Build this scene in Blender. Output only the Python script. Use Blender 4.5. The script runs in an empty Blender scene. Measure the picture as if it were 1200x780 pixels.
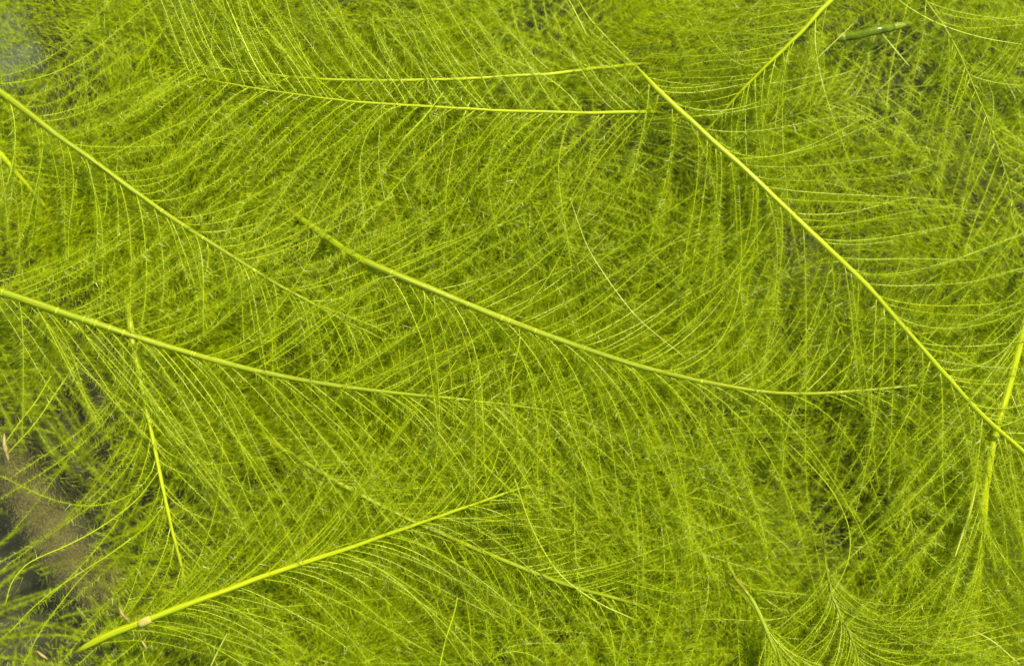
import bpy, math, random
import numpy as np

S = bpy.context.scene
C = S.collection
rng = np.random.default_rng(11)
random.seed(11)
R = math.radians

# ------------------------------------------------------------------ camera, sky, sun, exposure
H = 0.50                      # lens above the topmost stems, metres
cam = bpy.data.cameras.new('camera')
cam_o = bpy.data.objects.new('camera', cam)
C.objects.link(cam_o)
cam_o.location = (0, 0, H)
cam_o.rotation_euler = (0, 0, 0)
cam.lens = 50
cam.sensor_width = 36
cam.clip_start = 0.01
cam.clip_end = 50
cam.dof.use_dof = True
cam.dof.focus_distance = H + 0.001
cam.dof.aperture_fstop = 2.2
S.camera = cam_o

SUN_EL, SUN_AZ = R(56), R(38)          # sun to the upper right of the picture
w = bpy.data.worlds.new('World')
S.world = w
w.use_nodes = True
nt = w.node_tree
bg = nt.nodes['Background']
sky = nt.nodes.new('ShaderNodeTexSky')
sky.sky_type = 'NISHITA'
sky.sun_disc = False
sky.sun_elevation = SUN_EL
sky.sun_rotation = SUN_AZ
nt.links.new(sky.outputs[0], bg.inputs[0])
bg.inputs[1].default_value = 0.105
sl = bpy.data.lights.new("sun", "SUN")
sl.energy = 4.1
sl.angle = R(0.5)
sl.color = (1.0, 0.91, 0.70)
so = bpy.data.objects.new('sun', sl)
C.objects.link(so)
so.rotation_euler = (R(90) - SUN_EL, 0, math.pi - SUN_AZ)
S.view_settings.view_transform = 'Standard'
S.view_settings.look = 'None'
S.view_settings.exposure = 1.1
S.view_settings.gamma = 1
S.cycles.max_bounces = 12
S.cycles.diffuse_bounces = 8
S.cycles.transmission_bounces = 8

# ------------------------------------------------------------------ coordinates: pixel of the 1200x780 photograph -> point at height z
PXM = 0.36 / 1200             # metres per pixel at z = 0
def P(px, py, z=0.0):
    k = (H - z) / H
    return np.array([(px - 600) * PXM * k, -(py - 390) * PXM * k, z])

# ------------------------------------------------------------------ materials
def mat(name, build):
    m = bpy.data.materials.new(name)
    m.use_nodes = True
    t = m.node_tree
    t.nodes.clear()
    build(t)
    return m

def nd(t, kind, **kw):
    n = t.nodes.new(kind)
    for k, v in kw.items():
        if k.startswith('i_'):
            key = k[2:]
            n.inputs[int(key) if key.isdigit() else key].default_value = v
        else:
            setattr(n, k, v)
    return n

def ramp(t, fac, stops):
    r = t.nodes.new('ShaderNodeValToRGB')
    e = r.color_ramp.elements
    e[0].position, e[0].color = stops[0][0], (*stops[0][1], 1)
    e[1].position, e[1].color = stops[-1][0], (*stops[-1][1], 1)
    for p, c in stops[1:-1]:
        x = e.new(p); x.color = (*c, 1)
    t.links.new(fac, r.inputs[0])
    return r.outputs[0]

def leafy(t, col, transl=0.45, rough=0.35, spec=0.5, bump=None, gloss=0.06):
    d = nd(t, 'ShaderNodeBsdfDiffuse')
    tr = nd(t, 'ShaderNodeBsdfTranslucent')
    gl = nd(t, 'ShaderNodeBsdfGlossy', i_Roughness=rough)
    gl.inputs['Color'].default_value = (1, 1, 1, 1)
    m1 = nd(t, 'ShaderNodeMixShader', i_0=transl)
    m2 = nd(t, 'ShaderNodeMixShader')
    o = nd(t, 'ShaderNodeOutputMaterial')
    L = t.links.new
    L(col, d.inputs['Color']); L(col, tr.inputs['Color'])
    if bump is not None:
        L(bump, d.inputs['Normal']); L(bump, gl.inputs['Normal'])
    # seen through water (1.33) a leaf (1.38) hardly reflects: a small even sheen
    if isinstance(gloss, float) or isinstance(gloss, int): m2.inputs[0].default_value = gloss
    else: L(gloss, m2.inputs[0])
    L(d.outputs[0], m1.inputs[1]); L(tr.outputs[0], m1.inputs[2])
    L(m1.outputs[0], m2.inputs[1]); L(gl.outputs[0], m2.inputs[2])
    L(m2.outputs[0], o.inputs['Surface'])

def hair_mat(stops, rough=0.55, gloss=0.10, transl=0.58):
    def b(t):
        a = nd(t, 'ShaderNodeAttribute', attribute_name='rnd')
        geo = nd(t, 'ShaderNodeNewGeometry')
        nz = nd(t, 'ShaderNodeTexNoise', i_Scale=17.0, i_Detail=4.0)
        t.links.new(geo.outputs['Position'], nz.inputs['Vector'])
        oi = nd(t, 'ShaderNodeObjectInfo')                                  # each frond a little younger or older
        m0 = nd(t, 'ShaderNodeMath', operation='MULTIPLY', i_1=0.14)
        t.links.new(oi.outputs['Random'], m0.inputs[0])
        mx = nd(t, 'ShaderNodeMath', operation='MULTIPLY_ADD', i_1=0.36)
        ms = nd(t, 'ShaderNodeMath', operation='MULTIPLY_ADD', i_1=0.50)
        t.links.new(nz.outputs[0], ms.inputs[0]); t.links.new(m0.outputs[0], ms.inputs[2])
        t.links.new(a.outputs['Fac'], mx.inputs[0])
        t.links.new(ms.outputs[0], mx.inputs[2])
        gt = nd(t, 'ShaderNodeMath', operation='GREATER_THAN', i_1=0.9)      # one leaflet in ten glints
        t.links.new(a.outputs['Fac'], gt.inputs[0])
        ga = nd(t, 'ShaderNodeMath', operation='MULTIPLY_ADD', i_1=gloss, i_2=0.003)
        t.links.new(gt.outputs[0], ga.inputs[0])
        leafy(t, ramp(t, mx.outputs[0], stops), transl, rough, gloss=ga.outputs[0])
    return b

def stem_mat(c0, c1, c2, rough=0.3, gloss=0.02, transl=0.3):
    def b(t):
        a = nd(t, 'ShaderNodeAttribute', attribute_name='uvl')     # x,y round the stem, z along it
        mp = nd(t, 'ShaderNodeMapping'); mp.inputs['Scale'].default_value = (2.4, 2.4, 28)
        t.links.new(a.outputs['Vector'], mp.inputs['Vector'])
        nz = nd(t, 'ShaderNodeTexNoise', i_Scale=1.0, i_Detail=5.0, i_Roughness=0.65)
        t.links.new(mp.outputs[0], nz.inputs['Vector'])
        bp = nd(t, 'ShaderNodeBump', i_Strength=0.5, i_Distance=0.0006)
        t.links.new(nz.outputs[0], bp.inputs['Height'])
        leafy(t, ramp(t, nz.outputs[0], [(0.36, c0), (0.5, c1), (0.64, c2)]), transl, rough, bump=bp.outputs[0], gloss=gloss)
    return b

def branch_mat(stops, rough=0.3, gloss=0.03):
    def b(t):
        oi = nd(t, 'ShaderNodeObjectInfo')
        geo = nd(t, 'ShaderNodeNewGeometry')
        nz = nd(t, 'ShaderNodeTexNoise', i_Scale=220.0, i_Detail=3.0)
        t.links.new(geo.outputs['Position'], nz.inputs['Vector'])
        mx = nd(t, 'ShaderNodeMath', operation='MULTIPLY_ADD', i_1=0.5)
        ms = nd(t, 'ShaderNodeMath', operation='MULTIPLY', i_1=0.5)
        t.links.new(nz.outputs[0], ms.inputs[0])
        t.links.new(oi.outputs['Random'], mx.inputs[0])
        t.links.new(ms.outputs[0], mx.inputs[2])
        leafy(t, ramp(t, mx.outputs[0], stops), 0.35, rough, gloss=gloss)
    return b

M = {}
M['stem'] = mat('fresh_stem', stem_mat((0.28, 0.36, 0.002), (0.41, 0.49, 0.003), (0.56, 0.60, 0.010)))
M['stem_mid'] = mat('green_stem', stem_mat((0.18, 0.24, 0.002), (0.28, 0.35, 0.003), (0.40, 0.45, 0.008)))
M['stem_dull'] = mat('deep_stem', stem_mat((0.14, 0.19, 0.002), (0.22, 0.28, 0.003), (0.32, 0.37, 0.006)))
M['node'] = mat('pale_node', stem_mat((0.42, 0.52, 0.01), (0.52, 0.60, 0.02), (0.64, 0.68, 0.07)))
M['cream'] = mat('cream_joint', stem_mat((0.38, 0.34, 0.05), (0.50, 0.45, 0.09), (0.60, 0.55, 0.15)))
M['branch'] = mat('side_branch', branch_mat([(0.2, (0.279, 0.36, 0.002)), (0.5, (0.428, 0.53, 0.003)), (0.8, (0.558, 0.65, 0.012))]))
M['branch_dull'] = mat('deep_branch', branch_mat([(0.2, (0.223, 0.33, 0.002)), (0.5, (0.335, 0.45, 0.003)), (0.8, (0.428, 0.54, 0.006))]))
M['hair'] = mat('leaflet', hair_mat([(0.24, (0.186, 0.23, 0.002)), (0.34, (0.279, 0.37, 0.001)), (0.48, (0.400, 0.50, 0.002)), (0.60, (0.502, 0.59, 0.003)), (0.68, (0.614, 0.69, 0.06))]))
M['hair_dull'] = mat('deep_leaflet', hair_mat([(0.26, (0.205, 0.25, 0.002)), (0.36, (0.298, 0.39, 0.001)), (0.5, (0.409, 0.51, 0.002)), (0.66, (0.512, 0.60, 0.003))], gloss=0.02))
M['strand'] = mat('pale_strand', stem_mat((0.36, 0.44, 0.015), (0.50, 0.56, 0.04), (0.64, 0.66, 0.14), gloss=0.05))

def bed_b(t):
    geo = nd(t, 'ShaderNodeNewGeometry')
    n1 = nd(t, 'ShaderNodeTexNoise', i_Scale=14.0, i_Detail=6.0, i_Roughness=0.6)
    n2 = nd(t, 'ShaderNodeTexNoise', i_Scale=420.0, i_Detail=4.0, i_Roughness=0.7)
    for n in (n1, n2): t.links.new(geo.outputs['Position'], n.inputs['Vector'])
    mx = nd(t, 'ShaderNodeMath', operation='MULTIPLY_ADD', i_1=0.45)
    ms = nd(t, 'ShaderNodeMath', operation='MULTIPLY', i_1=0.55)
    t.links.new(n2.outputs[0], ms.inputs[0]); t.links.new(n1.outputs[0], mx.inputs[0]); t.links.new(ms.outputs[0], mx.inputs[2])
    col = ramp(t, mx.outputs[0], [(0.3, (0.010, 0.012, 0.002)), (0.5, (0.026, 0.027, 0.006)), (0.7, (0.065, 0.062, 0.018))])
    p = nd(t, 'ShaderNodeBsdfPrincipled'); p.inputs['Roughness'].default_value = 0.8
    o = nd(t, 'ShaderNodeOutputMaterial')
    bp = nd(t, 'ShaderNodeBump', i_Strength=0.8, i_Distance=0.002)
    t.links.new(n2.outputs[0], bp.inputs['Height'])
    t.links.new(col, p.inputs['Base Color']); t.links.new(bp.outputs[0], p.inputs['Normal']); t.links.new(p.outputs[0], o.inputs[0])
M['bed'] = mat('pond_silt', bed_b)

def plain(name, c0, c1, scale, rough, transl=0.25, gloss=0.03):
    def b(t):
        geo = nd(t, 'ShaderNodeNewGeometry')
        n = nd(t, 'ShaderNodeTexNoise', i_Scale=scale, i_Detail=4.0)
        t.links.new(geo.outputs['Position'], n.inputs['Vector'])
        leafy(t, ramp(t, n.outputs[0], [(0.35, c0), (0.65, c1)]), transl, rough, gloss=gloss)
    return mat(name, b)
M['silt_fluff'] = plain('silt_fluff', (0.22, 0.19, 0.055), (0.44, 0.38, 0.13), 160, 0.8, 0.5, 0)
M['grey_sheen'] = plain('grey_sheen', (0.20, 0.24, 0.15), (0.42, 0.46, 0.34), 200, 0.5, 0.5, 0.05)  # pale grey stands in for the sheen on the water surface
M['tan'] = plain('dead_husk', (0.26, 0.19, 0.04), (0.44, 0.34, 0.12), 500, 0.5)
M['dark_stem'] = plain('old_stem', (0.05, 0.08, 0.003), (0.12, 0.17, 0.004), 300, 0.14, 0.1, 0.02)
M['cut_end'] = plain('cut_end', (0.12, 0.17, 0.003), (0.24, 0.29, 0.006), 500, 0.4)
M['brown_stem'] = plain('brown_stem', (0.15, 0.13, 0.004), (0.24, 0.26, 0.004), 300, 0.3)

# ------------------------------------------------------------------ mesh building
class Buf:
    """collects vertices and faces (tris / quads) with two attributes"""
    def __init__(s): s.v = []; s.f3 = []; s.f4 = []; s.rnd = []; s.uvl = []; s.n = 0
    def add(s, v, f3=None, f4=None, rnd=None, uvl=None):
        if f3 is not None: s.f3.append(f3 + s.n)
        if f4 is not None: s.f4.append(f4 + s.n)
        s.v.append(v); n = len(v)
        s.rnd.append(np.zeros(n) if rnd is None else rnd)
        s.uvl.append(np.zeros((n, 3)) if uvl is None else uvl)
        s.n += n
    def mesh(s, name, m):
        me = bpy.data.meshes.new(name)
        v = np.concatenate(s.v).astype(np.float32)
        f3 = np.concatenate(s.f3) if s.f3 else np.zeros((0, 3), int)
        f4 = np.concatenate(s.f4) if s.f4 else np.zeros((0, 4), int)
        me.vertices.add(len(v)); me.vertices.foreach_set('co', v.ravel())
        loops = np.concatenate([f3.ravel(), f4.ravel()]).astype(np.int32)
        me.loops.add(len(loops)); me.loops.foreach_set('vertex_index', loops)
        nf = len(f3) + len(f4)
        tot = np.concatenate([np.full(len(f3), 3), np.full(len(f4), 4)]).astype(np.int32)
        st = np.concatenate([[0], np.cumsum(tot)[:-1]]).astype(np.int32)
        me.polygons.add(nf); me.polygons.foreach_set('loop_start', st)
        me.polygons.foreach_set('use_smooth', np.ones(nf, bool))
        a = me.attributes.new('rnd', 'FLOAT', 'POINT'); a.data.foreach_set('value', np.concatenate(s.rnd).astype(np.float32))
        u = me.attributes.new('uvl', 'FLOAT_VECTOR', 'POINT'); u.data.foreach_set('vector', np.concatenate(s.uvl).astype(np.float32).ravel())
        me.update(calc_edges=True)
        me.materials.append(M[m])
        return me

def obj(name, me, parent=None, loc=None, label=None, kind=None, cat=None, group=None):
    o = bpy.data.objects.new(name, me)
    C.objects.link(o)
    if parent is not None: o.parent = parent
    if loc is not None: o.location = loc
    for k, v in (('label', label), ('kind', kind), ('category', cat), ('group', group)):
        if v: o[k] = v
    return o

def curve(pts, n):
    """Catmull-Rom through pts, resampled evenly"""
    p = np.array(pts, float)
    p = np.vstack([2*p[0]-p[1], p, 2*p[-1]-p[-2]])
    out = []
    for i in range(1, len(p)-2):
        t = np.linspace(0, 1, 16, endpoint=False)[:, None]
        a, b, c, d = p[i-1], p[i], p[i+1], p[i+2]
        out.append(0.5*(2*b + (c-a)*t + (2*a-5*b+4*c-d)*t**2 + (3*b-a-3*c+d)*t**3))
    q = np.vstack(out + [p[-2:-1]])
    s = np.concatenate([[0], np.cumsum(np.linalg.norm(np.diff(q, axis=0), axis=1))])
    u = np.linspace(0, s[-1], n)
    return np.stack([np.interp(u, s, q[:, k]) for k in range(q.shape[1])], 1)

def tangents(p):
    t = np.gradient(p, axis=0)
    return t / (np.linalg.norm(t, axis=1)[:, None] + 1e-12)

def tube(buf, p, r, k=5, cap=True, ridges=0.0):
    """tapering tube along points p with radii r"""
    t = tangents(p)
    up = np.tile([0.13, 0.21, 1.0], (len(p), 1))
    a = np.cross(t, up); a /= np.linalg.norm(a, axis=1)[:, None] + 1e-12
    b = np.cross(a, t)
    th = np.arange(k) * 2*math.pi/k
    rr = r[:, None] * (1 + ridges*np.cos(th*4)[None, :])
    v = p[:, None, :] + rr[:, :, None]*(a[:, None, :]*np.cos(th)[None, :, None] + b[:, None, :]*np.sin(th)[None, :, None])
    s = np.concatenate([[0], np.cumsum(np.linalg.norm(np.diff(p, axis=0), axis=1))])
    uv = np.stack([np.tile(np.cos(th), (len(p), 1)), np.tile(np.sin(th), (len(p), 1)), np.tile(s[:, None], (1, k))], 2).reshape(-1, 3)
    n = len(p)
    i = np.arange(n-1)[:, None]*k; j = np.arange(k)[None, :]; j2 = (j+1) % k
    f = np.stack([i+j, i+j2, i+k+j2, i+k+j], 2).reshape(-1, 4)
    v = v.reshape(-1, 3)
    f3 = None
    if cap:
        v = np.vstack([v, p[0], p[-1]]); uv = np.vstack([uv, uv[0], uv[-1]])
        j = np.arange(k)
        f3 = np.vstack([np.stack([np.full(k, n*k), (j+1) % k, j], 1), np.stack([np.full(k, n*k+1), (n-1)*k+j, (n-1)*k+(j+1) % k], 1)])
    buf.add(v, f3, f, uvl=uv)

def hairs(buf, p, step, length, rad, fwd=50, start=0.03, spread=180):
    """narrow leaflets all round a branch"""
    s = np.concatenate([[0], np.cumsum(np.linalg.norm(np.diff(p, axis=0), axis=1))])
    L = s[-1]
    n = max(2, int(L*(1-start)/step))
    u = L*start + (np.arange(n) + rng.uniform(-.4, .4, n))*step
    u = np.clip(u, 0, L*0.999)
    tt = tangents(p)
    q = np.stack([np.interp(u, s, p[:, k]) for k in range(3)], 1)
    t = np.stack([np.interp(u, s, tt[:, k]) for k in range(3)], 1)
    t /= np.linalg.norm(t, axis=1)[:, None]
    a = np.cross(t, [0.05, 0.03, 1.0]); a /= np.linalg.norm(a, axis=1)[:, None]
    b = np.cross(a, t)
    # mostly to the two sides, fanned up and down
    side = np.where(np.arange(n) % 2 == 0, 0, math.pi)
    ph = side + rng.normal(0, R(spread*0.25), n)
    out = a*np.cos(ph)[:, None] + b*np.sin(ph)[:, None]
    fa = np.radians(rng.normal(fwd, 11, n))[:, None]
    d = t*np.cos(fa) + out*np.sin(fa)
    env = np.clip(1.15 - (u/L)**3*0.8, 0.3, 1)
    ln = (length*rng.uniform(0.55, 1.15, n)*env)[:, None]
    x = np.cross(d, t); x /= np.linalg.norm(x, axis=1)[:, None] + 1e-9
    y = np.cross(d, x)
    # a narrow pointed blade, turned at random round its own axis
    rl = rng.uniform(-1.2, 1.2, n)[:, None]
    w_ = x*np.cos(rl) + y*np.sin(rl)
    tip = q + d*ln + t*ln*rng.uniform(-.05, .22, n)[:, None]
    v = np.stack([q + w_*rad, q - w_*rad, tip], 1).reshape(-1, 3)
    buf.add(v, np.arange(3*n).reshape(-1, 3), rnd=np.repeat(rng.uniform(0, 1, n), 3))

def branch_path(p0, head, side, a0, a1, L, el, n=15, pw=0.8):
    s = np.linspace(0, 1, n)
    ang = a0 + (a1-a0)*(1-(1-s)**2.4)*1.12 - rng.uniform(6, 16)*s**1.6
    ang = ang + np.sin(s*rng.uniform(2, 8) + rng.uniform(0, 6))*rng.uniform(0, 14)*s**1.3
    h = np.radians(head + side*ang)
    e = np.radians(el*(1-0.7*s) + 3*np.sin(s*5 + rng.uniform(0, 6)))
    d = np.stack([np.cos(e)*np.cos(h), np.cos(e)*np.sin(h), np.sin(e)], 1) * (L/(n-1))
    return np.vstack([p0, p0 + np.cumsum(d[:-1], 0)])

PX = PXM
def dens(x, y):
    """openings where one looks through to the dark water"""
    d = 1.0
    for cx, cy, rx, ry, a in HOLLOWS:
        d *= 1 - a*math.exp(-(((x-cx)/rx)**2 + ((y-cy)/ry)**2))
    return d
HOLLOWS = ((30, 640, 135, 190, .97), (30, 100, 70, 60, .7), (1070, 100, 110, 80, .95), (700, 165, 70, 45, .8), (985, 600, 75, 85, .97),
           (860, 530, 80, 60, .7), (270, 130, 70, 40, .35), (370, 300, 60, 40, .8), (1160, 240, 60, 90, .5), (930, 390, 90, 60, .6), (660, 730, 70, 45, .55), (640, 20, 60, 30, .5))
def px_of(p0, tn, side, a1, ln, origin):
    h = math.atan2(tn[1], tn[0]) + side*math.radians(a1)
    q = (p0[0] + origin[0] + math.cos(h)*ln*.5, p0[1] + origin[1] + math.sin(h)*ln*.5)
    return q[0]/PXM + 600, 390 - q[1]/PXM
def frond_geometry(path, spacing, left, right, el=(-9, 7), s_range=(0.02, 1.0), hair_step=1.5, jit=5, origin=(0, 0), cull=.7):
    """left/right: function(t) -> (a0, a1, length_px). Returns list of branch paths"""
    s = np.concatenate([[0], np.cumsum(np.linalg.norm(np.diff(path, axis=0), axis=1))])
    L = s[-1]
    tt = tangents(path)
    out = []
    for side, fn in ((1, left), (-1, right)):
        if fn is None: continue
        u = L*s_range[0] + spacing*PX*rng.uniform(0, .5)
        while u < L*s_range[1]:
            t = u/L
            r = fn(t)
            p0 = np.array([np.interp(u, s, path[:, k]) for k in range(3)])
            tn = np.array([np.interp(u, s, tt[:, k]) for k in range(3)])
            head = math.degrees(math.atan2(tn[1], tn[0]))
            if r is not None:
                a0, a1, ln = r
                ln *= rng.uniform(0.9, 1.35)*PX
                stray = rng.uniform() < .22
                if stray: a0 += rng.normal(0, 16); a1 += rng.normal(8, 24)
                if rng.uniform() > 0.08 + cull*(1-dens(*px_of(p0, tn, side, a1, ln, origin))):
                    out.append(branch_path(p0, head, side, a0 + rng.normal(0, jit*.6), a1 + rng.normal(0, jit*1.4), ln*rng.uniform(.6, 1.15), rng.normal(*el)))
            u += spacing*PX*rng.uniform(0.45, 1.55)
    return out

def lin(*keys):
    """keys (t, a0, a1, len) -> interpolating function"""
    k = np.array(keys, float)
    return lambda t: tuple(np.interp(t, k[:, 0], k[:, i]) for i in (1, 2, 3))

def build_frond(label, pts, w0, w1, spacing, left, right, el=(-5, 6), stem='stem', br='branch', hr='hair',
                hair_step=0.55, hair_len=10.5, hair_rad=0.27, bw=0.84, s_range=(0.02, 1.0), nodes=0, group=None, name='feathery_frond',
                extra=(), cat='frond', local=None, hfwd=70, jit=5, cull=.7):
    path = curve([P(*q) for q in pts], 40) if local is None else curve(local, 40)
    root0 = path[0].copy() if local is None else np.zeros(3)
    path = path - root0
    root = obj(name, None, loc=tuple(root0), label=label, cat=cat, group=group)
    b = Buf()
    wob = np.cumsum(rng.normal(0, .28, (40, 3)), 0); wob -= np.linspace(0, 1, 40)[:, None]*wob[-1]
    path = path + wob*PX
    rad = np.linspace(w0, w1, 40)*0.5*PX*(1 + rng.normal(0, .035, 40))
    rad = rad*(1 + 0.05*np.sin(np.arange(40)*1.7))*np.clip(.35 + np.minimum(np.arange(40), 39-np.arange(40))*.3, 0, 1)
    tube(b, path, rad, 12, ridges=0.05)
    rachis = obj('stem', b.mesh('stem', stem), root)
    hb = Buf()
    brs = frond_geometry(path, spacing, left, right, el, s_range, jit=jit, origin=root0 if local is None else (9, 9), cull=cull)
    for e in extra:
        brs.append(curve([P(*q) for q in e], 26) - root0)
    for bi, bp in enumerate(brs):
        loop = bi >= len(brs) - len(extra)
        b = Buf()
        n = len(bp)
        tube(b, bp, np.linspace(bw, bw*0.45, n)*(1.15 if loop else 1)*PX*0.62, 4)
        obj('side_branch', b.mesh('side_branch', br), root)
        hairs(hb, bp, hair_step*PX*(3 if loop else 1), hair_len*PX, hair_rad*PX, fwd=hfwd)
    # fine fuzz along the stem itself
    hairs(hb, path, 2.4*PX, 6*PX, hair_rad*PX, fwd=60, start=0.1)
    lf = obj('leaflets', hb.mesh('leaflets', hr), root, kind='stuff')
    if nodes:
        s = np.sort(rng.uniform(0.04, 0.92, nodes))
        for q in s:
            i = q*39; i0 = int(i)
            c0 = path[i0] + (path[min(i0+1, 39)]-path[i0])*(i-i0)
            tn = tangents(path)[i0]
            r = np.interp(q, [0, 1], [w0, w1])*0.5*PX*1.0
            hl = rng.uniform(0.4, 1.5)*PX
            k = np.array([-1, -0.7, 0, 0.7, 1])
            nb = Buf()
            tube(nb, c0 + np.outer(k*hl, tn), r*np.array([0.9, 1.04, 1.08, 1.04, 0.9]), 12, cap=False)
            obj('node', nb.mesh('node', 'node'), rachis)
    return rachis, path, root0

# ------------------------------------------------------------------ the pond bed
def build_bed():
    n = 160
    xs = np.linspace(-1, 1, n); g = np.sign(xs)*np.abs(xs)**2.2*6.0
    X, Y = np.meshgrid(g, g)
    Z = -0.060 + 0.004*np.sin(X*31+1)*np.cos(Y*27) + 0.003*np.sin(X*70+Y*55)
    b = Buf()
    i = (np.arange(n-1)[:, None]*n + np.arange(n-1)[None, :]).ravel()
    b.add(np.stack([X, Y, Z], 2).reshape(-1, 3), None, np.stack([i, i+1, i+n+1, i+n], 1))
    obj('pond_bed', b.mesh('pond_bed', 'bed'), kind='structure', label='dark olive silt on the pond bed under the green tangle')
build_bed()

# ------------------------------------------------------------------ the fronds one can trace in the photograph
# x, y in pixels of the photograph, third number the height in metres; left and right as seen along the stem
z = lambda pts, h: [(x, y, h) for x, y in pts]
F = {}
F['f1'] = build_frond('stout yellow-green stem from the upper left edge sloping down right, above the long lower-left stem',
    [(-40, 82, .0), (0, 108, .002), (50, 146, .003), (100, 182, .003), (200, 254, .002), (300, 318, .001), (350, 347, .0), (400, 374, -.002), (455, 400, -.006)],
    8.0, 2.0, 13, lin((0, 32, 78, 190), (.5, 36, 76, 210), (1, 35, 60, 150)), lin((0, 34, 62, 170), (1, 30, 55, 150)), nodes=8, stem='stem_mid')
F['f2'] = build_frond('longest stem at left, pale-ringed, running from the left edge down right to mid picture',
    [(-40, 330, .002), (0, 341, .003), (60, 361, .003), (150, 391, .003), (230, 415, .003), (300, 434, .002), (380, 449, .0), (450, 459, -.001), (540, 468, -.002), (620, 478, -.004), (700, 488, -.008)],
    9.5, 1.6, 11.5, lin((0, 34, 55, 190), (.45, 34, 66, 210), (.7, 45, 40, 200), (1, 42, 28, 150)), lin((0, 34, 46, 220), (.5, 26, 46, 250), (1, 30, 50, 240)), nodes=15, cull=.1, stem='stem_mid')
F['f3'] = build_frond('central stem rising out of dark green at left and sweeping right like a feather quill',
    [(330, 240, -.013), (375, 272, -.009), (410, 296, -.004), (440, 311, .000), (520, 345, .003), (600, 377, .003), (700, 413, .002), (780, 437, .001), (870, 455, -.001), (940, 461, -.003), (1020, 457, -.005), (1110, 448, -.007), (1180, 446, -.012)],
    9.5, 1.8, 11.5, lin((0, 50, 60, 170), (.35, 44, 62, 250), (.6, 34, 78, 260), (1, 38, 62, 150)), lin((0, 35, 75, 180), (.3, 20, 66, 290), (.7, 14, 66, 300), (1, 28, 55, 210)), nodes=10, stem='stem_mid',
    s_range=(0.08, 1),
    extra=[[(470, 322, .002), (440, 328, .004), (415, 350, .004), (406, 378, .003), (416, 410, .001), (438, 434, -.001), (460, 440, -.001), (485, 431, 0), (510, 403, .001), (528, 372, .002), (533, 352, .002)],
           [(508, 340, .002), (509, 365, .003), (500, 392, .001), (480, 415, -.002)],
           [(607, 380, .002), (609, 400, .004), (600, 440, .003), (598, 470, .002), (600, 500, -.002)],
           [(495, 336, .002), (498, 352, .003), (494, 372, .001), (478, 392, -.002), (458, 402, -.005)]])
F['f4'] = build_frond('crisp bright yellow stem running diagonally down the right side of the picture',
    [(745, 77, .002), (770, 104, .004), (800, 131, .005), (870, 195, .006), (940, 262, .006), (1020, 340, .006), (1100, 430, .005), (1150, 485, .005), (1200, 530, .004), (1260, 585, .002)],
    6.2, 4.6, 13.5, lin((0, 38, 58, 200), (.5, 34, 56, 220), (1, 34, 58, 190)), lin((0, 44, 54, 200), (.5, 40, 48, 260), (1, 30, 46, 260)), el=(-9, 6), nodes=0)
F['f5'] = build_frond('stout stem near the bottom left, slanting up right from a cream joint',
    [(88, 764, -.003), (130, 742, .0), (170, 727, .002), (220, 708, .003), (300, 678, .003), (400, 644, .003), (480, 616, .001), (560, 589, -.002), (600, 575, -.004), (650, 562, -.009)],
    8.8, 2.0, 10, lin((0, 10, 22, 230), (.25, 14, 36, 230), (.6, 24, 44, 190), (1, 28, 44, 150)), lin((0, 12, 30, 220), (.3, 25, 60, 210), (.7, 30, 72, 230), (1, 30, 60, 200)), nodes=0)
F['f6'] = build_frond('short stem hanging steeply down from under the long left stem',
    [(146, 340, -.012), (152, 375, -.009), (160, 420, -.006), (170, 468, -.004), (182, 525, -.003), (193, 580, -.003), (203, 625, -.004), (213, 665, -.006), (222, 705, -.011)],
    7.4, 2.4, 13, lin((0, 30, 42, 160), (1, 22, 38, 130)), lin((0, 30, 66, 240), (.5, 26, 68, 280), (1, 20, 62, 250)), s_range=(.15, 1), cull=0)
F['f7'] = build_frond('upper of the two thin nearly level stems near the top',
    [(760, 74, -.016), (715, 79, -.010), (670, 84, -.005), (640, 88, -.002), (560, 93, -.001), (450, 95, .001), (380, 93, .001), (330, 89, -.001), (270, 82, -.004), (215, 74, -.008)],
    4.4, 1.8, 13, lin((0, 40, 60, 150), (1, 40, 58, 140)), lin((0, 42, 58, 130), (1, 42, 60, 150)), stem='stem')
F['f8'] = build_frond('lower of the two thin nearly level stems near the top, brighter',
    [(775, 131, -.008), (745, 131, -.003), (690, 132, .001), (600, 130, .002), (500, 125, .003), (400, 117, .003), (330, 108, .002), (290, 102, .001), (250, 95, -.001), (222, 88, -.004)],
    4.4, 1.2, 13, lin((0, 36, 62, 190), (.5, 40, 66, 190), (1, 38, 60, 150)), lin((0, 44, 60, 120), (1, 44, 60, 140)))
F['f9'] = build_frond('bright stem entering at the top edge and slanting down left, right of centre',
    [(1010, -40, .0), (975, 0, .003), (940, 38, .003), (900, 76, .001), (868, 108, -.003), (840, 140, -.009), (815, 168, -.014)],
    6.4, 2.2, 13, lin((0, 35, 54, 190), (1, 36, 52, 170)), lin((0, 35, 50, 150), (1, 35, 50, 150)))
F['f10'] = build_frond('broad soft stem down the right edge, passing beneath the crisp diagonal stem',
    [(1222, 290, -.001), (1208, 350, -.001), (1196, 400, -.001), (1182, 455, -.001), (1167, 510, -.001), (1156, 570, -.002), (1150, 640, -.005), (1144, 720, -.014), (1140, 800, -.018)],
    10, 9, 12, lin((0, 30, 46, 190), (1, 24, 34, 200)), lin((0, 28, 44, 200), (.6, 12, 32, 230), (1, 14, 42, 200)), el=(0, 6))
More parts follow.
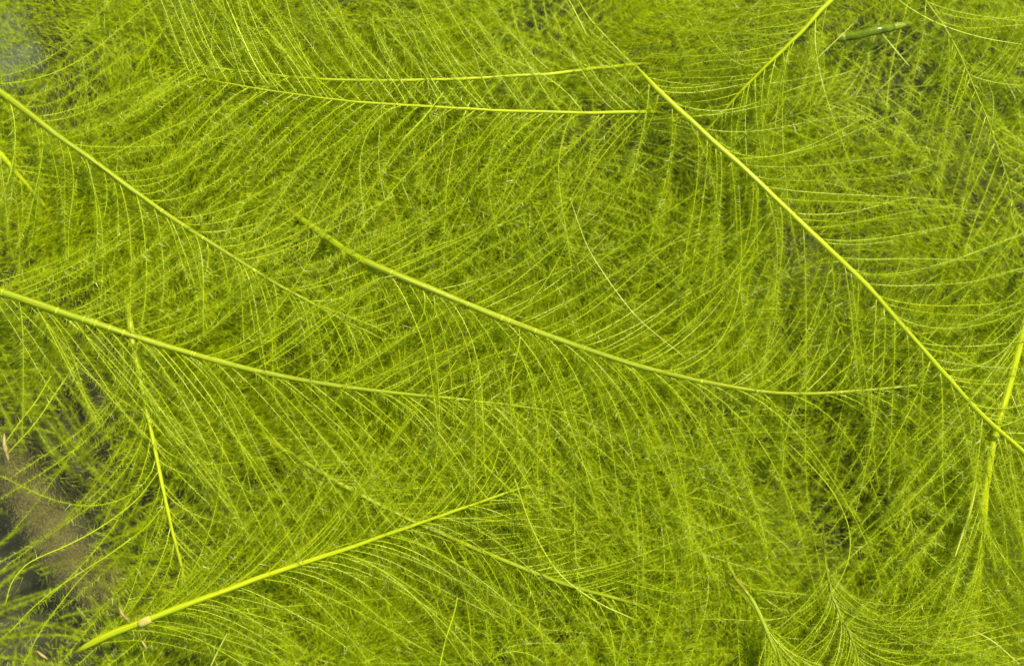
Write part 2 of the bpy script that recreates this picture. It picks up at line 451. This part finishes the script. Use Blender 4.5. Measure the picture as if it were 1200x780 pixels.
F['f12'] = build_frond('soft half-hidden stem below centre, slanting down right across the stem with the cream joint',
    [(300, 505, -.014), (350, 538, -.009), (400, 568, -.006), (460, 600, -.004), (520, 628, -.003), (600, 661, -.003), (660, 683, -.004), (740, 706, -.009), (820, 728, -.02)],
    7, 3, 12, lin((0, 22, 34, 170), (1, 30, 50, 170)), lin((0, 24, 44, 170), (1, 30, 60, 160)), stem='stem_mid')
F['f13'] = build_frond('short soft stem just below the stout upper left stem at the left edge',
    [(-30, 150, -.014), (0, 181, -.010), (18, 202, -.009), (36, 222, -.013), (60, 250, -.02)],
    6.5, 4, 13, lin((0, 36, 60, 140), (1, 36, 60, 120)), lin((0, 34, 60, 140), (1, 30, 55, 120)))
F['f14'] = build_frond('reddish brown stem tip at bottom right bursting into a bright tuft',
    [(851, 656, -.010), (862, 676, -.006), (880, 700, -.002), (893, 724, .0), (905, 752, .001), (920, 790, .001), (930, 830, .001)],
    4.0, 6, 1.7, lin((0, 6, 30, 150), (1, 16, 50, 170)), lin((0, 4, 16, 130), (1, 12, 40, 130)), stem='stem_mid', el=(0, 6), s_range=(.42, 1), hair_len=7)
F['f16'] = build_frond('hazy bright bushy shoot in the lower right, beneath thin curving branches',
    [(963, 600, -.020), (966, 640, -.014), (970, 675, -.008), (980, 710, -.005), (998, 750, -.003), (1010, 800, -.003)],
    2.4, 4, 2.0, lin((0, 30, 60, 150), (.6, 26, 84, 190), (1, 40, 95, 160)), lin((0, 30, 60, 120), (1, 20, 70, 150)), stem='stem_dull', el=(3, 9), s_range=(.32, 1))
F['f17'] = build_frond('slender stem in the top right corner, slanting down right among crossing strands',
    [(1050, -50, -.004), (1085, 0, -.003), (1120, 55, -.004), (1150, 120, -.005), (1178, 200, -.007), (1195, 270, -.012)],
    2.2, 1.2, 14, lin((0, 38, 60, 150), (1, 38, 60, 150)), lin((0, 40, 56, 190), (1, 40, 50, 190)), el=(-12, 6), stem='stem_mid')

# the reddish brown tip of the tufted shoot
stem_, path, r0 = F['f14']
b = Buf()
tube(b, path[1:13:2] + np.array([0, 0, .0002]), np.array([.7, 1.5, 2.2, 2.5, 2.3, 1.7])*PX, 8)
obj('tip', b.mesh('tip', 'brown_stem'), stem_, label='reddish brown tip')

# the cream joint on the bottom stem, a part of it
stem_, path, r0 = F['f5']
b = Buf()
i = np.arange(5)
seg = curve([P(163, 731, .002), P(170, 727.5, .0023), P(177, 724.5, .0024)], 6) - r0
tube(b, seg, np.array([4.0, 4.7, 4.9, 4.9, 4.8, 4.2])*PX, 12)
obj('joint', b.mesh('joint', 'cream'), stem_, label='cream joint on the stem')

# ------------------------------------------------------------------ finer fronds woven between and beneath them
def proto(L, w0, w1, sp, left, right, bend, el=(-4, 9), stem='stem_dull', hl=9):
    pts = [(x*L*PX, bend*math.sin(x*2.6)*L*PX, -0.004*math.sin(x*3)) for x in np.linspace(0, 1, 7)]
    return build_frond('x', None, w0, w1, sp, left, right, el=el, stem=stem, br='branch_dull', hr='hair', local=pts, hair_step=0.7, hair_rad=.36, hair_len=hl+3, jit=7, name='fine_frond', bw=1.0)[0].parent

def copy_tree(o):
    c = o.copy(); C.objects.link(c)
    for ch in o.children:
        d = ch.copy(); C.objects.link(d); d.parent = c
    return c

protos = [
    proto(430, 2.4, 1.0, 13, lin((0, 34, 62, 150), (1, 38, 58, 110)), lin((0, 34, 56, 150), (1, 38, 60, 110)), .05),
    proto(380, 2.2, 1.0, 12, lin((0, 40, 50, 170), (1, 38, 70, 110)), lin((0, 28, 66, 160), (1, 38, 60, 110)), -.08),
    proto(340, 2.6, 1.0, 13, lin((0, 30, 70, 140), (1, 38, 50, 100)), lin((0, 30, 46, 170), (1, 38, 60, 110)), .10),
    proto(460, 2.0, 1.0, 15, lin((0, 44, 60, 180), (1, 30, 50, 120)), lin((0, 40, 64, 180), (1, 38, 60, 110)), -.03),
]
# x, y, height, heading in degrees, prototype, where it is
FINE = [
    (60, 20, -.016, -35, 0, 'in the top left corner'),
    (20, 250, -.018, -20, 1, 'between the two stout left stems, at the left edge'),
    (170, 20, -.014, -48, 2, 'at the top left, left of the two level stems'),
    (150, 120, -.020, 5, 3, 'crossing behind the left ends of the two level stems'),
    (430, 10, -.006, -52, 0, 'sloping down right at the top edge, left of centre'),
    (640, 5, -.018, 170, 1, 'along the top edge above the upper level stem'),
    (400, 180, -.007, -18, 3, 'in the fuzz below the two level stems'),
    (560, 150, -.020, -60, 2, 'steep, in the fuzz under the right ends of the level stems'),
    (480, 300, -.009, 32, 1, 'rising right from the dark base of the central stem'),
    (690, 170, -.018, -30, 0, 'to the left of the crisp diagonal stem, high up'),
    (760, 10, -.014, -8, 3, 'level along the top edge, from centre to the top right stem'),
    (840, 170, -.008, 10, 1, 'level, right of the crisp diagonal stem, high up'),
    (640, 230, -.018, -62, 1, 'steep, under the pale bare strand right of centre'),
    (860, 260, -.020, -85, 2, 'hanging straight down, left of the crisp diagonal stem'),
    (960, 330, -.008, -70, 0, 'steep, under the lower half of the crisp diagonal stem'),
    (780, 520, -.016, -58, 1, 'steep, below the right half of the central stem'),
    (640, 500, -.009, -45, 0, 'below the middle of the central stem, sloping down right'),
    (480, 480, -.016, -50, 3, 'below the thin right end of the long left stem'),
    (330, 470, -.018, -62, 2, 'steep, below the middle of the long left stem'),
    (230, 560, -.020, -38, 0, 'between the short hanging stem and the stem with the cream joint'),
    (330, 790, -.016, 18, 3, 'along the bottom edge, below the stem with the cream joint'),
    (560, 790, -.006, 35, 1, 'rising right from the bottom edge, at centre'),
    (720, 790, -.008, 62, 2, 'rising steeply from the bottom edge, left of the reddish tip'),
    (830, 640, -.020, -20, 0, 'level, above the reddish tip at the bottom right'),
    (1180, 800, -.016, 100, 3, 'rising along the right edge at the bottom'),
    (1060, 800, -.018, 68, 1, 'rising from the bottom edge, right of the bushy shoot'),
    (1060, 560, -.006, -95, 2, 'hanging straight down, left of the lower half of the broad soft stem'),
    (220, 330, -.009, 28, 0, 'rising right between the two stout left stems'),
    (300, 200, -.015, -10, 2, 'level, right of the stout upper left stem'),
    (1010, 180, -.022, -12, 1, 'level, right of the middle of the crisp diagonal stem'),
    (540, 660, -.020, 5, 2, 'level, under the half-hidden stem below centre'),
]
for i, (x, y, h, a, k, where) in enumerate(FINE):
    first = next(j for j, f in enumerate(FINE) if f[4] == k) == i
    o = protos[k] if first else copy_tree(protos[k])
    o.location = P(x, y, h)
    o.rotation_euler = (R(rng.uniform(-4, 4)), R(rng.uniform(-3, 3)), R(a))
    sc = rng.uniform(0.9, 1.15)
    o.scale = (sc, sc*(-1 if i % 2 else 1), sc)
    o['label'] = 'fine feathery frond ' + where
    o['category'] = 'frond'
    o['group'] = 'fine fronds woven through the tangle'

# ------------------------------------------------------------------ the deep tangle: nobody could count it
def deep(name, n, zr, label, hs, hl, hrad):
    b = Buf(); hb = Buf(); k = 0
    while k < n:
        x, y = rng.uniform(-150, 1350), rng.uniform(-150, 930)
        head = rng.choice([-35, -60, 15, 170, 50, -100]) + rng.normal(0, 18)
        L = rng.uniform(90, 190)
        zz = rng.uniform(*zr)
        # a small spray of nearly parallel branches
        pn = np.array([-math.sin(math.radians(head)), math.cos(math.radians(head)), 0])
        side = rng.choice([-1, 1]); a1 = rng.uniform(10, 40)
        for j in range(6):
            c = (x + (j-3)*rng.uniform(9, 15)*pn[0], y - (j-3)*rng.uniform(9, 15)*pn[1])
            mx, my = c[0] + .5*L*math.cos(math.radians(head)), c[1] - .5*L*math.sin(math.radians(head))
            if rng.uniform() > dens(mx, my): continue
            bp = branch_path(P(c[0], c[1], zz + rng.uniform(-.003, .003)), head, side, 0, a1 + rng.uniform(-6, 6), L*PX*rng.uniform(.8, 1.2), rng.normal(0, 7), n=9)
            tube(b, bp, np.linspace(.9, .4, 9)*PX*.8, 3, cap=False)
            hairs(hb, bp, hs*PX, hl*PX, hrad*PX)
        k += 1
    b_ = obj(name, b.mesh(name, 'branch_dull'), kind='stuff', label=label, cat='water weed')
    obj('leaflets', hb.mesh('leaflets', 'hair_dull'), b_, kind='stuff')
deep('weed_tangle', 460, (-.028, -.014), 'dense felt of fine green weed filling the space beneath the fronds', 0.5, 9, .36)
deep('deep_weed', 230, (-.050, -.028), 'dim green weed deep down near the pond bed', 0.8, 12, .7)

def fuzz(name, label, n, zr):
    """hair-fine leaflets broken off and hanging in the water, combed by a slow swirl"""
    x = rng.uniform(-120, 1320, n); y = rng.uniform(-100, 880, n)
    keep = rng.uniform(0, 1, n) < np.array([dens(a, c)**1.6 for a, c in zip(x, y)])
    clump = .60 + .40*np.sin(x*.017 + 2*np.sin(y*.013))*np.sin(y*.021 + 1.5*np.sin(x*.011))
    keep &= rng.uniform(0, 1, n) < clump
    x, y = x[keep], y[keep]; n = len(x)
    ang = 2.2*np.sin(x*.009 + 1.3*np.sin(y*.008)) + 1.7*np.cos(y*.012 + np.sin(x*.006)) + rng.normal(0, .55, n)
    zz = zr[1] - (zr[1]-zr[0])*rng.uniform(0, 1, n)**.8
    k = (H - zz)/H
    pos = np.stack([(x-600)*PXM*k, -(y-390)*PXM*k, zz], 1)
    el = rng.normal(0, .35, n)
    d = np.stack([np.cos(el)*np.cos(ang), np.cos(el)*np.sin(ang), np.sin(el)], 1)
    r_ = rng.normal(0, 1, (n, 3)); q = np.cross(d, r_); q /= np.linalg.norm(q, axis=1)[:, None]; q2 = np.cross(d, q)
    ln = (rng.uniform(7, 17, n)*PX)[:, None]; rr = .28*PX
    v = np.stack([pos + q*rr, pos - q*rr, pos + d*ln + q2*ln*rng.uniform(-.15, .15, n)[:, None]], 1).reshape(-1, 3)
    b = Buf(); b.add(v, np.arange(3*n).reshape(-1, 3), rnd=np.repeat(rng.uniform(0, 1, n), 3))
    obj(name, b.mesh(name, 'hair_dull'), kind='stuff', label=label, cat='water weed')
fuzz('green_fuzz', 'hair-fine green fuzz hanging in the water between the fronds', 560000, (-.020, -.005))

# ------------------------------------------------------------------ loose strands one can follow
def strand(label, pts, wd, m='branch', hair=True, group='loose strands lying across the tangle', name='loose_strand', hl=7):
    path = curve([P(*q) for q in pts], 40); r0 = path[0].copy(); path = path - r0
    b = Buf(); s = np.linspace(0, 1, 40)
    tube(b, path, wd*0.36*PX*(0.45 + 0.55*np.sin(np.clip(s, .02, .98)*math.pi)**.5), 6)
    o = obj(name, b.mesh(name, m), loc=tuple(r0), label=label, cat='strand', group=group)
    if hair:
        hb = Buf(); hairs(hb, path, 1.3*PX, 9*PX, .34*PX, fwd=62)
        obj('leaflets', hb.mesh('leaflets', 'hair'), o, kind='stuff')
strand('pale bare strand, almost white, bending down right above the middle of the central stem',
       z([(668, 232), (678, 262), (690, 292), (706, 318), (722, 341), (745, 370), (772, 394), (802, 418)], .004), 1.5, 'strand', False)
strand('straight bright strand slanting up right beside the dark rod', z([(954, 72), (975, 52), (1000, 28)], .004), 1.6, 'strand', False)
strand('short bright strand below the right end of the dark rod', z([(1034, 40), (1048, 57), (1066, 78)], .005), 2.0, 'strand', False)
strand('thin strand continuing up left from the top of the crisp diagonal stem', z([(672, -10), (690, 20), (712, 45), (738, 72), (752, 84)], -.003), 1.3)
strand('short thin strand at the top edge right of centre', z([(664, -5), (676, 18), (688, 42)], .001), 2)
strand('long curved strand entering at the top edge and crossing the top right corner', z([(1040, -10), (1070, 12), (1105, 30), (1150, 44), (1195, 52)], .000), 1.5)
strand('arched thin strand at the bottom right, bowing out to the right', z([(925, 520), (950, 545), (975, 575), (993, 612), (996, 645), (988, 672), (972, 700)], .000), 1.7)
strand('shiny white-streaked strand beside the broad soft stem', z([(1145, 565), (1138, 595), (1128, 625), (1119, 652)], .001), 4.0, 'strand', False)
strand('whitish curved strand by the bottom right edge', z([(1140, 738), (1165, 752), (1195, 778)], .005), 2.2, 'strand', False)
strand('short whitish strand at the bottom edge, below the stem with the cream joint', z([(246, 782), (254, 765), (266, 742)], .003), 2.6, 'strand', False)
strand('bright thin strand sloping down right through the middle of the lower half', z([(603, 560), (620, 610), (640, 650), (662, 678), (700, 705), (745, 726)], .006), 2.0)
strand('yellow strand in the lower left above the tan husk', z([(5, 520), (25, 492), (42, 470), (60, 440)], .004), 1.7)
strand('yellow strand in the lower left, right of the tan husk', z([(8, 532), (40, 497), (62, 465), (86, 430)], .003), 1.7)
strand('long yellow strand in the lower left corner', z([(10, 742), (35, 715), (62, 692), (92, 672), (130, 648), (170, 618), (192, 592)], .001), 1.7)
strand('curved yellow strand in the lower left corner, bending back down', z([(6, 708), (14, 682), (30, 662), (52, 650), (82, 637), (120, 616), (160, 585), (186, 552)], .001), 1.7)
strand('yellow strand running down to the bottom edge in the lower left corner', z([(24, 785), (46, 742), (70, 708), (100, 672), (140, 640), (170, 620)], .000), 1.7)
strand('thin strand rising steeply from the bottom edge left of centre', z([(515, 782), (522, 750), (532, 718), (536, 700)], .004), 2.0)
strand('bright thin strand along the top left, crossing the two level stems', z([(470, 165), (495, 140), (520, 108)], .006), 2.2)
strand('bright strand crossing between the upper level stem and the top edge', z([(265, 0), (282, 40), (300, 78), (316, 100)], .003), 1.8)

# ------------------------------------------------------------------ odd pieces: old stem, husks, fluff
def rod():
    path = curve([P(979, 45, -.007), P(1000, 42, -.005), P(1030, 35, -.004), P(1066, 28, -.007)], 24); r0 = path[0].copy(); path -= r0
    s = np.linspace(0, 1, 24)
    root = obj('broken_stem', None, loc=tuple(r0), label='dark shiny broken stem with yellow ends near the top right corner', cat='stem')
    b = Buf(); tube(b, path[2:19], np.interp(np.linspace(0, 1, 17), [0, .2, .9, 1], [4.6, 5.2, 5.0, 4.4])*PX, 14, ridges=.03)
    obj('shaft', b.mesh('shaft', 'dark_stem'), root)
    for a, c, r1, r2 in ((0, 4, 5.6, 5.0), (17, 24, 4.8, 3.2)):
        b = Buf(); n = c-a; tube(b, path[a:c] + np.array([0, 0, .0002]), np.linspace(r1, r2, n)*PX*np.where(np.arange(n) == (0 if a == 0 else n-1), .7, 1), 12)
        obj('stem_end', b.mesh('stem_end', 'cut_end'), root)
rod()
def husk(label, pts, wd):
    path = curve(pts, 14); r0 = path[0].copy(); path = path - r0
    b = Buf(); s = np.linspace(0, 1, 14)
    tube(b, path, wd*.5*PX*(np.sin(np.clip(s, .06, .94)*math.pi)**.7)*(1 + rng.uniform(-.15, .15, 14)), 8, ridges=.12)
    obj('dead_husk', b.mesh('dead_husk', 'tan'), loc=tuple(r0), label=label, cat='debris', group='tan husks caught in the weed')
husk('upright tan husk at the left edge in the lower half', [P(5, 508, .004), P(5, 520, .005), P(8, 532, .004), P(10, 540, .003)], 5)
husk('thin curved tan husk just above the cream joint', [P(139, 710, .004), P(144, 720, .005), P(153, 728, .004)], 3.2)
husk('small tan husk in the bottom left corner', [P(43, 762, .003), P(49, 767, .003), P(56, 772, .003)], 3.4)
husk('tiny tan husk just below the cream joint', [P(166, 750, .002), P(169, 755, .002), P(172, 760, .002)], 2.6)

def fluff(name, label, cells, m, zc, size, n):
    """clumps of loose flakes: small bent flakes scattered through a soft volume"""
    b = Buf()
    for cx, cy, rx, ry, share in cells:
        k = int(n*share)
        q = np.stack([rng.normal(cx, rx, k), rng.normal(cy, ry, k)], 1)
        hz = rng.normal(zc, .004, k)
        pos = np.array([P(a[0], a[1], h) for a, h in zip(q, hz)])
        d1 = rng.normal(0, 1, (k, 3)); d1 /= np.linalg.norm(d1, axis=1)[:, None]
        d2 = np.cross(d1, rng.normal(0, 1, (k, 3))); d2 /= np.linalg.norm(d2, axis=1)[:, None]
        sz = (size*PX*rng.uniform(.3, 1.2, k))[:, None]
        v = np.stack([pos, pos + d1*sz, pos + d1*sz*.7 + d2*sz*.3], 1).reshape(-1, 3)
        b.add(v, np.arange(k*3).reshape(-1, 3), rnd=np.repeat(rng.uniform(0, 1, k), 3))
    obj(name, b.mesh(name, m), kind='stuff', label=label, cat='silt')
fluff('silt_cloud', 'brownish loose silt drifting in a slanting band at the lower left',
      [(12, 545, 13, 20, .16), (38, 585, 13, 20, .18), (62, 622, 13, 20, .2), (88, 655, 15, 18, .2), (118, 685, 18, 18, .12), (50, 480, 34, 40, .08), (110, 560, 36, 40, .06)], 'silt_fluff', -.010, 1.4, 90000)
fluff('sheen_flakes', 'pale grey surface sheen, put in as flakes, in the top left corner', [(10, 40, 14, 20, .4), (30, 65, 12, 10, .3), (8, 80, 12, 14, .3)], 'grey_sheen', -.018, 1.6, 26000)  # flakes coloured to imitate hazy light reflected off the water
